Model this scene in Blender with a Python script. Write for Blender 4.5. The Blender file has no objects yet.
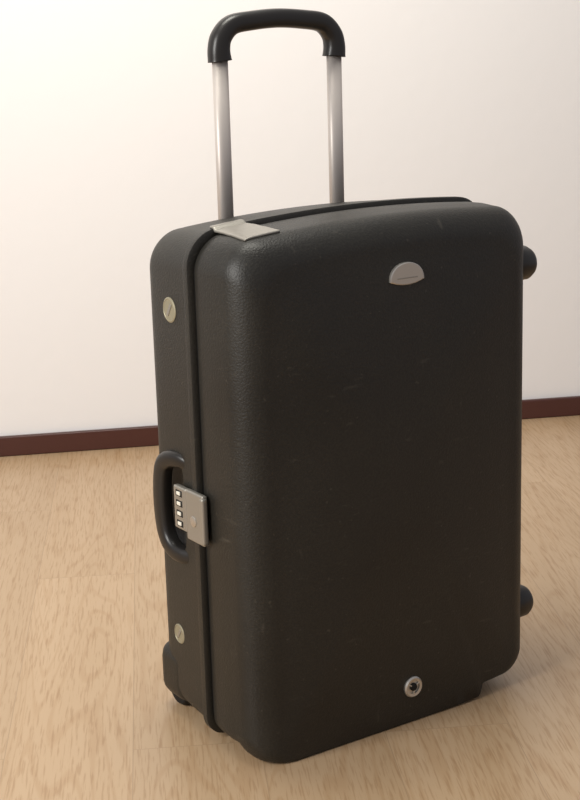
import bpy, bmesh, math
from mathutils import Vector, Matrix
from mathutils.bvhtree import BVHTree
scene=bpy.context.scene
scene.view_settings.view_transform='Standard'
COL=scene.collection
# ---------------------------------------------------------------- materials
def mat(name,col=(.5,.5,.5),rough=.5,metal=0.0,spec=.5):
    m=bpy.data.materials.new(name);m.use_nodes=True
    b=m.node_tree.nodes['Principled BSDF']
    b.inputs['Base Color'].default_value=(*col,1);b.inputs['Roughness'].default_value=rough
    b.inputs['Metallic'].default_value=metal;b.inputs['Specular IOR Level'].default_value=spec
    return m
def N(m,t,**k):
    n=m.node_tree.nodes.new(t)
    for a,v in k.items():
        if a in n.inputs: n.inputs[a].default_value=v
        else: setattr(n,a,v)
    return n
def L(m,a,b): m.node_tree.links.new(a,b)
def ramp(m,fac,stops):
    r=N(m,'ShaderNodeValToRGB');cr=r.color_ramp
    while len(cr.elements)<len(stops): cr.elements.new(.5)
    for e,(p,c) in zip(cr.elements,stops): e.position=p;e.color=(*c,1)
    L(m,fac,r.inputs[0]);return r.outputs[0]
def mixc(m,fac,a,b,bt='MIX'):
    x=N(m,'ShaderNodeMix',data_type='RGBA',blend_type=bt)
    for i,v in ((0,fac),(6,a),(7,b)):
        if hasattr(v,'links'): L(m,v,x.inputs[i])
        else: x.inputs[i].default_value=v if i==0 else (*v,1)
    return x.outputs[2]

def shell_mat():
    m=mat('charcoal_grained_plastic',(.02,.02,.018),.5,spec=.45)
    b=m.node_tree.nodes['Principled BSDF']
    tc=N(m,'ShaderNodeTexCoord')
    n1=N(m,'ShaderNodeTexNoise');n1.inputs['Scale'].default_value=330;n1.inputs['Detail'].default_value=2
    L(m,tc.outputs['Object'],n1.inputs['Vector'])
    n2=N(m,'ShaderNodeTexNoise');n2.inputs['Scale'].default_value=5;n2.inputs['Detail'].default_value=6
    L(m,tc.outputs['Object'],n2.inputs['Vector'])
    bump=N(m,'ShaderNodeBump');bump.inputs['Strength'].default_value=.5;bump.inputs['Distance'].default_value=.0012
    L(m,n1.outputs[0],bump.inputs['Height']);L(m,bump.outputs[0],b.inputs['Normal'])
    base=ramp(m,n2.outputs[0],[(.3,(.0120,.0108,.0080)),(.7,(.0215,.0192,.0140))])
    base=mixc(m,.6,base,ramp(m,n1.outputs[0],[(.4,(.55,.55,.55)),(.62,(1.1,1.1,1.1))]),'MULTIPLY')
    def scuffs(scale,rot,lo,hi,s,off):
        mp=N(m,'ShaderNodeMapping');mp.inputs['Scale'].default_value=scale;mp.inputs['Rotation'].default_value=rot;mp.inputs['Location'].default_value=off
        L(m,tc.outputs['Object'],mp.inputs[0])
        n3=N(m,'ShaderNodeTexNoise');n3.inputs['Scale'].default_value=s;n3.inputs['Detail'].default_value=4
        L(m,mp.outputs[0],n3.inputs['Vector'])
        return ramp(m,n3.outputs[0],[(lo,(0,0,0)),(hi,(.3,.3,.3))])
    n4=N(m,'ShaderNodeTexNoise');n4.inputs['Scale'].default_value=120;n4.inputs['Detail'].default_value=1
    L(m,tc.outputs['Object'],n4.inputs['Vector'])
    sp=ramp(m,n4.outputs[0],[(.72,(0,0,0)),(.80,(.3,.3,.3))])
    base=mixc(m,scuffs((20,14,70),(.4,.7,.2),.68,.78,1.1,(0,0,0)),base,(.10,.09,.07))
    base=mixc(m,scuffs((60,20,16),(.1,-.5,.3),.70,.80,1.2,(3,1,7)),base,(.10,.09,.07))
    base=mixc(m,sp,base,(.09,.08,.06))
    L(m,base,b.inputs['Base Color'])
    rr=ramp(m,n2.outputs[0],[(.3,(.42,)*3),(.7,(.54,)*3)]);L(m,rr,b.inputs['Roughness'])
    return m
SHELL=shell_mat()
BLACK=mat('black_rubber',(.006,.006,.006),.6,spec=.3)
GRIP=mat('black_smooth_plastic',(.013,.0115,.010),.36)
TUBE=mat('satin_aluminium',(.56,.51,.47),.5,.45)
STEEL=mat('brushed_silver',(.58,.55,.50),.4,.9)
SATIN=mat('satin_silver_plastic',(.34,.32,.28),.38,.6)
BADGE=mat('aged_brass_badge',(.32,.29,.20),.45,.4)
IVORY=mat('dial_ivory',(.75,.72,.62),.5)

# ---------------------------------------------------------------- mesh helpers
def obj(name,verts,faces,m,smooth=True,parent=None):
    me=bpy.data.meshes.new(name);me.from_pydata([tuple(v) for v in verts],[],faces)
    bm=bmesh.new();bm.from_mesh(me);bmesh.ops.recalc_face_normals(bm,faces=bm.faces);bm.to_mesh(me);bm.free()
    me.materials.append(m)
    if smooth:
        for p in me.polygons:p.use_smooth=True
    o=bpy.data.objects.new(name,me);COL.objects.link(o)
    if parent:o.parent=parent
    return o
def rbox(name,c,s,bev,m,parent=None,rot=None,seg=4):
    bm=bmesh.new();bmesh.ops.create_cube(bm,size=1)
    for v in bm.verts:v.co=Vector((v.co.x*s[0],v.co.y*s[1],v.co.z*s[2]))
    if bev:bmesh.ops.bevel(bm,geom=list(bm.edges),offset=bev,segments=seg,profile=.5,affect='EDGES')
    M=Matrix.Translation(c)@(rot.to_4x4() if rot else Matrix.Identity(4))
    bm.transform(M)
    me=bpy.data.meshes.new(name);bm.to_mesh(me);bm.free();me.materials.append(m)
    for p in me.polygons:p.use_smooth=True
    o=bpy.data.objects.new(name,me);COL.objects.link(o)
    md=o.modifiers.new('wn','WEIGHTED_NORMAL')
    if parent:o.parent=parent
    return o
def lathe(name,prof,M,m,parent=None,seg=48):
    vs=[];fs=[]
    for r,h in prof:
        for i in range(seg):
            a=2*math.pi*i/seg;vs.append(M@Vector((r*math.cos(a),r*math.sin(a),h)))
    n=len(prof)
    for j in range(n-1):
        for i in range(seg):
            k=(i+1)%seg;fs.append((j*seg+i,j*seg+k,(j+1)*seg+k,(j+1)*seg+i))
    fs.append(tuple(range(seg)));fs.append(tuple((n-1)*seg+i for i in range(seg)))
    o=obj(name,vs,fs,m,True,parent)
    o.modifiers.new('es','EDGE_SPLIT').split_angle=math.radians(40)
    return o
def sweep(name,path,side,ra,rb,m,parent=None,seg=20,p=2.5):
    vs=[];fs=[];n=len(path)
    for j,P in enumerate(path):
        T=(path[min(j+1,n-1)]-path[max(j-1,0)]).normalized();B=side.normalized();A=B.cross(T).normalized()
        a_=ra[j] if isinstance(ra,list) else ra;b_=rb[j] if isinstance(rb,list) else rb
        for i in range(seg):
            t=2*math.pi*i/seg;c,s=math.cos(t),math.sin(t)
            vs.append(P+A*a_*math.copysign(abs(c)**(2/p),c)+B*b_*math.copysign(abs(s)**(2/p),s))
    for j in range(n-1):
        for i in range(seg):
            k=(i+1)%seg;fs.append((j*seg+i,j*seg+k,(j+1)*seg+k,(j+1)*seg+i))
    fs.append(tuple(range(seg)));fs.append(tuple((n-1)*seg+i for i in range(seg)))
    return obj(name,vs,fs,m,True,parent)
def smoothpath(pts,n=8):
    out=[]
    P=[pts[0]]+pts+[pts[-1]]
    for i in range(1,len(P)-2):
        for k in range(n):
            t=k/n;a,b,c,d=P[i-1],P[i],P[i+1],P[i+2]
            out.append(.5*((2*b)+(c-a)*t+(2*a-5*b+4*c-d)*t*t+(3*b-a-3*c+d)*t**3))
    out.append(pts[-1]);return out
def sstep(a,b,x):
    t=min(1,max(0,(x-a)/(b-a)));return t*t*(3-2*t)

# ---------------------------------------------------------------- suitcase
XC=.035;HW=.269;Z0=.008;Z1=.768;RT=.048;RB=.034;ARCH=.015;D=.30
SY=.125   # seam depth
def ring(y,ins,bi=None,foot=None):
    bi=ins if bi is None else bi
    hw=HW-ins;z0=Z0+bi;z1=Z1-ins;rt=max(RT-ins*.1,.02);rb=max(RB-ins*.1,.02)
    pts=[];S=12
    def arc(cx,cz,r,a0,a1):
        for i in range(S+1):
            a=a0+(a1-a0)*i/S;pts.append((cx+r*math.cos(a),cz+r*math.sin(a)))
    def seg(a,b,ES=14):
        for i in range(1,ES):
            t=i/ES;pts.append((a[0]+(b[0]-a[0])*t,a[1]+(b[1]-a[1])*t))
    h=math.pi/2
    arc(hw-rt,z1-rt,rt,0,h);seg((hw-rt,z1),(-hw+rt,z1),20)
    arc(-hw+rt,z1-rt,rt,h,2*h);seg((-hw,z1-rt),(-hw,z0+rb))
    arc(-hw+rb,z0+rb,rb,2*h,3*h);seg((-hw+rb,z0),(hw-rb,z0),90)
    arc(hw-rb,z0+rb,rb,3*h,4*h);seg((hw,z0+rb),(hw,z1-rt))
    out=[];zm=(z0+z1)/2
    for x,z in pts:
        w=max(0,(z-zm)/(z1-zm));z+=ARCH*w*w*(1-(x/hw)**2)+.004*w*w*x/hw
        z+=.012*max(0,x/hw)**3*(1-sstep(.0,.3,z))   # lower right corner rises slightly
        X=x+XC
        if foot is not None and z<.09:
            w=foot*sstep(-.230,-.202,X)*(1-sstep(.187,.196,X))
            zt=max(0,z-z0)+.0015
            z=z*(1-w)+zt*w
        out.append(Vector((X,y,z)))
    return out
def loft(name,rings,capc0,capc1,m,parent):
    vs=[];fs=[];n=len(rings[0])
    for r in rings:vs+=r
    for j in range(len(rings)-1):
        for i in range(n):
            k=(i+1)%n;fs.append((j*n+i,j*n+k,(j+1)*n+k,(j+1)*n+i))
    for c,off in ((capc0,0),(capc1,(len(rings)-1)*n)):
        ci=len(vs);vs.append(c)
        for i in range(n):fs.append((off+i,off+(i+1)%n,ci))
    return obj(name,vs,fs,m,True,parent)
def pillow(base,y0,y1,steps=14):
    c=Vector((XC,0,.39));out=[]
    for s in range(1,steps):
        t=1-s/steps
        out.append([Vector((c.x+(p.x-c.x)*t,y0+(y1-y0)*(1-t**2.2),c.z+(p.z-c.z)*t)) for p in base])
    return out,Vector((c.x,y1,c.z))
case=bpy.data.objects.new('suitcase',None);COL.objects.link(case)
# lid (front shell); its lower lip runs down into a standing foot
LI=.006
R=[ring(SY-.003,.014,None,0),ring(SY-.003,LI+.003,None,0),ring(SY-.006,LI,None,0),ring(.105,LI-.001,None,0),ring(.080,LI-.0015,None,0),ring(.062,LI-.0005,None,0),ring(.056,LI,LI,1)]
for i in range(1,13):
    a=i/12*math.pi/2
    q=(1-math.cos(a))
    R.append(ring(.05-.049*math.sin(a),LI+.046*q,LI+.010*q,1))
for p in R[-1]:
    if p.z<.003:p.z=.003
pl,pc=pillow(R[-1],0.001,-.018)
lid=loft('lid_shell',R+pl,Vector((XC,SY-.003,.39)),pc,SHELL,case)
lid.modifiers.new('es','EDGE_SPLIT').split_angle=math.radians(60)
loft('seam_gasket',[ring(SY-.010,.010),ring(SY+.008,.010)],Vector((XC,SY-.010,.39)),Vector((XC,SY+.008,.39)),BLACK,case)
# base (rear shell) with raised rim
R=[ring(SY+.003,.014),ring(SY+.003,.003),ring(SY+.005,.0),ring(SY+.016,.0),ring(SY+.019,.0012),ring(SY+.0205,.0055),ring(SY+.026,.006),ring(.20,.008),ring(.235,.011)]
for i in range(1,11):
    a=i/10*math.pi/2
    R.append(ring(.245+(D-.245)*math.sin(a),.012+.045*(1-math.cos(a))))
pl,pc=pillow(R[-1],D,D+.004)
base=loft('rear_shell',R+pl,Vector((XC,SY+.003,.39)),pc,SHELL,case)
XL=XC-HW
cut=rbox('cut',(XL+.002,.231,.352),(.064,.100,.142),.022,BLACK)
bpy.context.view_layer.update()
md=base.modifiers.new('b','BOOLEAN');md.object=cut;md.operation='DIFFERENCE';md.solver='EXACT'
dg=bpy.context.evaluated_depsgraph_get()
nm=bpy.data.meshes.new_from_object(base.evaluated_get(dg));base.modifiers.clear();base.data=nm
bpy.data.objects.remove(cut)
for p in base.data.polygons:p.use_smooth=True
base.modifiers.new('es','EDGE_SPLIT').split_angle=math.radians(38)

def bvh(o):
    bm=bmesh.new();bm.from_mesh(o.data);t=BVHTree.FromBMesh(bm);bm.free();return t
BL=bvh(lid);BB=bvh(base)
def hitz(x,y):
    z=0
    for b in (BL,BB):
        h=b.ray_cast(Vector((x,y,2)),Vector((0,0,-1)))
        if h[0]:z=max(z,h[0].z)
    return z
def hity(x,z):
    h=BL.ray_cast(Vector((x,-1,z)),Vector((0,1,0)));return h[0].y
def slab(name,grid,th,m,parent):
    nu=len(grid);nv=len(grid[0]);vs=[];fs=[]
    for g in grid:
        for p in g:vs.append(p)
    for u in range(nu-1):
        for v in range(nv-1):
            a=u*nv+v;fs.append((a,a+1,a+nv+1,a+nv))
    o=obj(name,vs,fs,m,True,parent)
    s=o.modifiers.new('s','SOLIDIFY');s.thickness=th;s.offset=0
    b=o.modifiers.new('b','BEVEL');b.width=.0014;b.segments=3;b.limit_method='ANGLE'
    return o
# ---- top latch: rides on the seam rim, lip turned down over the shoulder of the lid
g=[]
for i in range(19):
    u=i/18;row=[]
    for j in range(29):
        v=j/28;wd=.052+.006*v;x=-.163+(u-.5)*wd;y=.140-v*.098
        zr=hitz(x,.148)*.5+hitz(x,SY-.015)*.5
        z=zr+.0035-sstep(.35,1.0,v)*.0045-sstep(.70,1,v)*.010
        z=max(z,hitz(x,y)+.0015)
        row.append(Vector((x,y,z)))
    g.append(row)
slab('latch_plate_top',g,.0035,SATIN,case)
# ---- side latch + combination lock
LZ=.357
rbox('latch_plate_side',(XL-.003,.127,LZ),(.009,.050,.076),.003,SATIN,case)
rbox('latch_lip_side',(XL-.005,.104,LZ),(.010,.010,.070),.0035,SATIN,case)
rbox('lock_housing',(XL-.001,.172,LZ+.003),(.010,.036,.066),.003,SATIN,case)
for k in range(4):
    z=LZ+.026-k*.0155
    rbox('lock_slot_%d'%k,(XL-.0058,.173,z),(.001,.018,.0095),.0003,BLACK,case)
    rbox('lock_dial_%d'%k,(XL-.0064,.173,z),(.003,.010,.0055),.001,IVORY,case)
lathe('lock_release',[(.008,0),(.008,.0015),(.006,.0022)],Matrix.Translation((XL-.0070,.130,LZ-.006))@Matrix.Rotation(-math.pi/2,4,'Y'),STEEL,case)
# ---- side carry handle (loop over recess)
hx=XL+.009
pts=[Vector(p) for p in [(XL+.022,.170,.418),(hx+.004,.192,.426),(hx-.000,.223,.421),(hx-.001,.243,.402),(hx-.002,.248,.352),(hx-.001,.243,.304),(hx-.000,.223,.282),(hx+.004,.192,.277),(XL+.022,.170,.284)]]
pp=smoothpath(pts,6)
sweep('side_carry_handle',pp,Vector((1,0,0)),[.010+.005*math.sin(math.pi*i/(len(pp)-1)) for i in range(len(pp))],.012,GRIP,case,20,3)
# ---- badges
MX=lambda x,y,z:Matrix.Translation((x,y,z))@Matrix.Rotation(-math.pi/2,4,'Y')
def sidex(y,z):
    h=BB.ray_cast(Vector((-1,y,z)),Vector((1,0,0)));return h[0].x
for k,(y,z,r) in enumerate([(.198,.650,.0185),(.219,.144,.0155)]):
    x=sidex(y,z)
    lathe('round_side_badge_%d'%k,[(r,-.003),(r,.0012),(r*.88,.0022),(r*.84,.0014),(.0005,.0014)],MX(x,y,z),BADGE,case)
    rbox('badge_emblem_%d'%k,(x-.0018,y,z),(.0012,r*.28,r*1.1),.0004,SATIN,case,Matrix.Rotation(.6,3,'X'))
# ---- front half-moon logo
def halfmoon(name,cx,cz,w,h,th,y,m):
    o2=[]
    n=28
    for i in range(n+1):
        a=math.pi*i/n;o2.append((w*math.cos(a),h*math.sin(a)**.9 if 0<i<n else 0))
    for i in range(1,12):
        t=-1+2*i/12;o2.append((w*t,-.006*(1-t*t)))
    vs=[];fs=[];k=len(o2)
    for s,yy in ((1,0.004),(1,-th*.6),(.93,-th)):
        for a,b in o2:vs.append(Vector((cx+a*s,y+yy,cz+(b-.01)*s+.01)))
    for j in range(2):
        for i in range(k):
            q=(i+1)%k;fs.append((j*k+i,j*k+q,(j+1)*k+q,(j+1)*k+i))
    fs.append(tuple(2*k+i for i in range(k)));fs.append(tuple(range(k)))
    return obj(name,vs,fs,m,False,case)
lx,lz=.046,.686
ly=hity(lx,lz)-.0008
halfmoon('front_logo_badge',lx,lz,.0305,.026,.0025,ly,STEEL)
rbox('logo_engraving',(lx,ly-.0026,lz+.004),(.036,.0005,.0018),0,SATIN,case)
# ---- round front emblem
ex,ez=.049,.063
ye=hity(ex,ez)-.001
ME=Matrix.Translation((ex,ye,ez))@Matrix.Rotation(math.pi/2,4,'X')
lathe('round_front_emblem_ring',[(.0165,-.02),(.0165,.002),(.0145,.0042),(.0105,.0036),(.0098,.001),(.0005,.001)],ME,STEEL,case)
lathe('round_front_emblem_hub',[(.0062,.0),(.0062,.0035),(.004,.0045)],ME,BLACK,case)
for k in range(3):
    a=k*2*math.pi/3+.5
    rbox('emblem_spoke_%d'%k,(ex+.0085*math.cos(a),ye-.0025,ez+.0085*math.sin(a)),(.007,.003,.002),.0005,STEEL,case,Matrix.Rotation(-a,3,'Y'))
# ---- wheels
for sx in (-1,1):
    wx=XC+sx*(HW-.047)
    rbox('wheel_housing_%d'%(sx+1),(XC+sx*(HW-.046),.258,.064),(.072,.085,.090),.024,SHELL,case)
    W=Matrix.Translation((wx-.018,.272,.031))@Matrix.Rotation(math.pi/2,4,'Y')
    lathe('wheel_%d'%(sx+1),[(.018,0),(.027,0),(.031,.005),(.031,.031),(.027,.036),(.018,.036)],W,BLACK,case)
# ---- right side feet
for k,z in enumerate((.675,.118)):
    M=Matrix.Translation((XC+HW-.012,.056,z))@Matrix.Rotation(math.pi/2,4,'Y')
    lathe('side_foot_%d'%k,[(.027,0),(.027,.012),(.0265,.030),(.022,.038),(.012,.041)],M,GRIP,case)
# ---- telescopic handle
HY=.283
xa,xb=-.0755,.131
for k,x in enumerate((xa,xb)):
    sweep('handle_tube_%d'%k,[Vector((x,HY,.68)),Vector((x,HY,1.0))],Vector((0,1,0)),.0122,.0085,TUBE,case,32,2.6)
zt=1.047
pts=[Vector(p) for p in [(xa,HY,.993),(xa-.001,HY,1.010),(xa+.004,HY,1.028),(xa+.022,HY,1.0445),(xa+.055,HY,zt+.003),((xa+xb)/2,HY,zt+.006),(xb-.055,HY,zt+.003),(xb-.022,HY,1.0445),(xb-.004,HY,1.028),(xb+.001,HY,1.010),(xb,HY,.993)]]
pp=smoothpath(pts,7)
rr=[.0180-.0038*math.sin(math.pi*i/(len(pp)-1))**.6 for i in range(len(pp))]
sweep('handle_grip',pp,Vector((0,1,0)),rr,.0155,GRIP,case,28,2.6)

# ---------------------------------------------------------------- room
def wood():
    m=mat('oak_laminate',(.6,.4,.2),.38)
    b=m.node_tree.nodes['Principled BSDF'];tc=N(m,'ShaderNodeTexCoord')
    mp=N(m,'ShaderNodeMapping');mp.inputs['Rotation'].default_value=(0,0,math.radians(-62));L(m,tc.outputs['Object'],mp.inputs[0])
    br=N(m,'ShaderNodeTexBrick');br.offset=.37;br.inputs['Scale'].default_value=1
    br.inputs['Brick Width'].default_value=1.2;br.inputs['Row Height'].default_value=.19;br.inputs['Mortar Size'].default_value=.0008;br.inputs['Mortar Smooth'].default_value=.4
    br.inputs['Color1'].default_value=(.0,.0,.0,1);br.inputs['Color2'].default_value=(1,1,1,1);br.inputs['Mortar'].default_value=(.5,.5,.5,1)
    L(m,mp.outputs[0],br.inputs['Vector'])
    sep=N(m,'ShaderNodeVectorMath',operation='MULTIPLY_ADD');sep.inputs[1].default_value=(3,7,5);L(m,br.outputs['Color'],sep.inputs[0]);L(m,mp.outputs[0],sep.inputs[2])
    m2=N(m,'ShaderNodeMapping');m2.inputs['Scale'].default_value=(.8,8,1);L(m,sep.outputs[0],m2.inputs[0])
    g1=N(m,'ShaderNodeTexNoise');g1.inputs['Scale'].default_value=1.2;g1.inputs['Detail'].default_value=1;g1.inputs['Distortion'].default_value=.3;L(m,m2.outputs[0],g1.inputs['Vector'])
    m3=N(m,'ShaderNodeMapping');m3.inputs['Scale'].default_value=(12,200,1);L(m,sep.outputs[0],m3.inputs[0])
    g2=N(m,'ShaderNodeTexNoise');g2.inputs['Scale'].default_value=1.5;g2.inputs['Detail'].default_value=3;L(m,m3.outputs[0],g2.inputs['Vector'])
    c1=ramp(m,g1.outputs[0],[(.30,(.470,.320,.185)),(.5,(.495,.342,.203)),(.7,(.52,.364,.22))])
    sn=N(m,'ShaderNodeMath',operation='MULTIPLY');sn.inputs[1].default_value=95;L(m,g1.outputs[0],sn.inputs[0])
    s2=N(m,'ShaderNodeMath',operation='SINE');L(m,sn.outputs[0],s2.inputs[0])
    cont=ramp(m,s2.outputs[0],[(.45,(1,1,1)),(.98,(.80,.70,.58))])
    c2=ramp(m,g2.outputs[0],[(.36,(.68,.57,.45)),(.48,(1,1,1))])
    c=mixc(m,.38,c1,cont,'MULTIPLY')
    c=mixc(m,.5,c,c2,'MULTIPLY')
    c3=mixc(m,.04,c,br.outputs['Color'],'OVERLAY')
    c4=mixc(m,br.outputs['Fac'],c3,(.37,.245,.14))
    L(m,c4,b.inputs['Base Color'])
    L(m,ramp(m,g2.outputs[0],[(.3,(.40,)*3),(.7,(.32,)*3)]),b.inputs['Roughness'])
    return m
def slabbox(name,c,s,m,rz=0):
    return rbox(name,c,s,0,m,None,Matrix.Rotation(rz,3,'Z'))
floor=slabbox('floor',(0.5,0.0,-.05),(9,9,.1),wood())
wp=mat('painted_plaster',(.82,.80,.79),.7)
b=wp.node_tree.nodes['Principled BSDF'];tc=N(wp,'ShaderNodeTexCoord');n=N(wp,'ShaderNodeTexNoise');n.inputs['Scale'].default_value=25;n.inputs['Detail'].default_value=6
L(wp,tc.outputs['Object'],n.inputs['Vector']);bu=N(wp,'ShaderNodeBump');bu.inputs['Strength'].default_value=.08;bu.inputs['Distance'].default_value=.01;L(wp,n.outputs[0],bu.inputs['Height']);L(wp,bu.outputs[0],b.inputs['Normal'])
A=Vector((.14,1.81,0));B=Vector((1.55,1.18,0));dr=(B-A).normalized();nr=Vector((-dr.y,dr.x,0))
ang=math.atan2(dr.y,dr.x);mid=(A+B)/2
t=.016
wc=mid+nr*(t+.06)
slabbox('wall_back',(wc.x,wc.y,1.35),(7,.12,2.7),wp,ang)
bbm=mat('mahogany_skirting',(.065,.020,.015),.35)
bc=mid+nr*(t/2)
rbox('baseboard_back',(bc.x,bc.y,.026),(7,t,.052),.004,bbm,None,Matrix.Rotation(ang,3,'Z'),2)

# ---------------------------------------------------------------- light
w=bpy.data.worlds.new('room_ambient');scene.world=w;w.use_nodes=True
w.node_tree.nodes['Background'].inputs[0].default_value=(.96,.94,1,1);w.node_tree.nodes['Background'].inputs[1].default_value=.40
def area(name,loc,target,size,power,col):
    l=bpy.data.lights.new(name,'AREA');l.shape='RECTANGLE';l.size=size[0];l.size_y=size[1];l.energy=power;l.color=col
    o=bpy.data.objects.new(name,l);COL.objects.link(o);o.location=loc
    o.rotation_euler=(Vector(target)-Vector(loc)).to_track_quat('-Z','Y').to_euler();return o
area('window_light',(-2.5,-.1,1.6),(0.3,.8,.7),(1.2,1.3),70,(1,.98,.94))
area('ceiling_light',(-.1,.4,2.4),(.5,1.3,1.1),(.8,.8),30,(1,.97,.87))

# ---------------------------------------------------------------- camera
yaw,pit,roll=.5785,.2428,-.0297
fw=Vector((math.sin(yaw)*math.cos(pit),math.cos(yaw)*math.cos(pit),-math.sin(pit)))
rt=Vector((math.cos(yaw),-math.sin(yaw),0));up=rt.cross(fw)
r2=math.cos(roll)*rt+math.sin(roll)*up;u2=-math.sin(roll)*rt+math.cos(roll)*up
cd=bpy.data.cameras.new('camera');cam=bpy.data.objects.new('camera',cd);COL.objects.link(cam)
M=Matrix((r2,u2,-fw)).transposed().to_4x4();M.translation=Vector((-1.2464,-1.6726,1.0374));cam.matrix_world=M
cd.sensor_width=36;cd.lens=1500/800*36;cd.clip_start=.05
scene.camera=cam
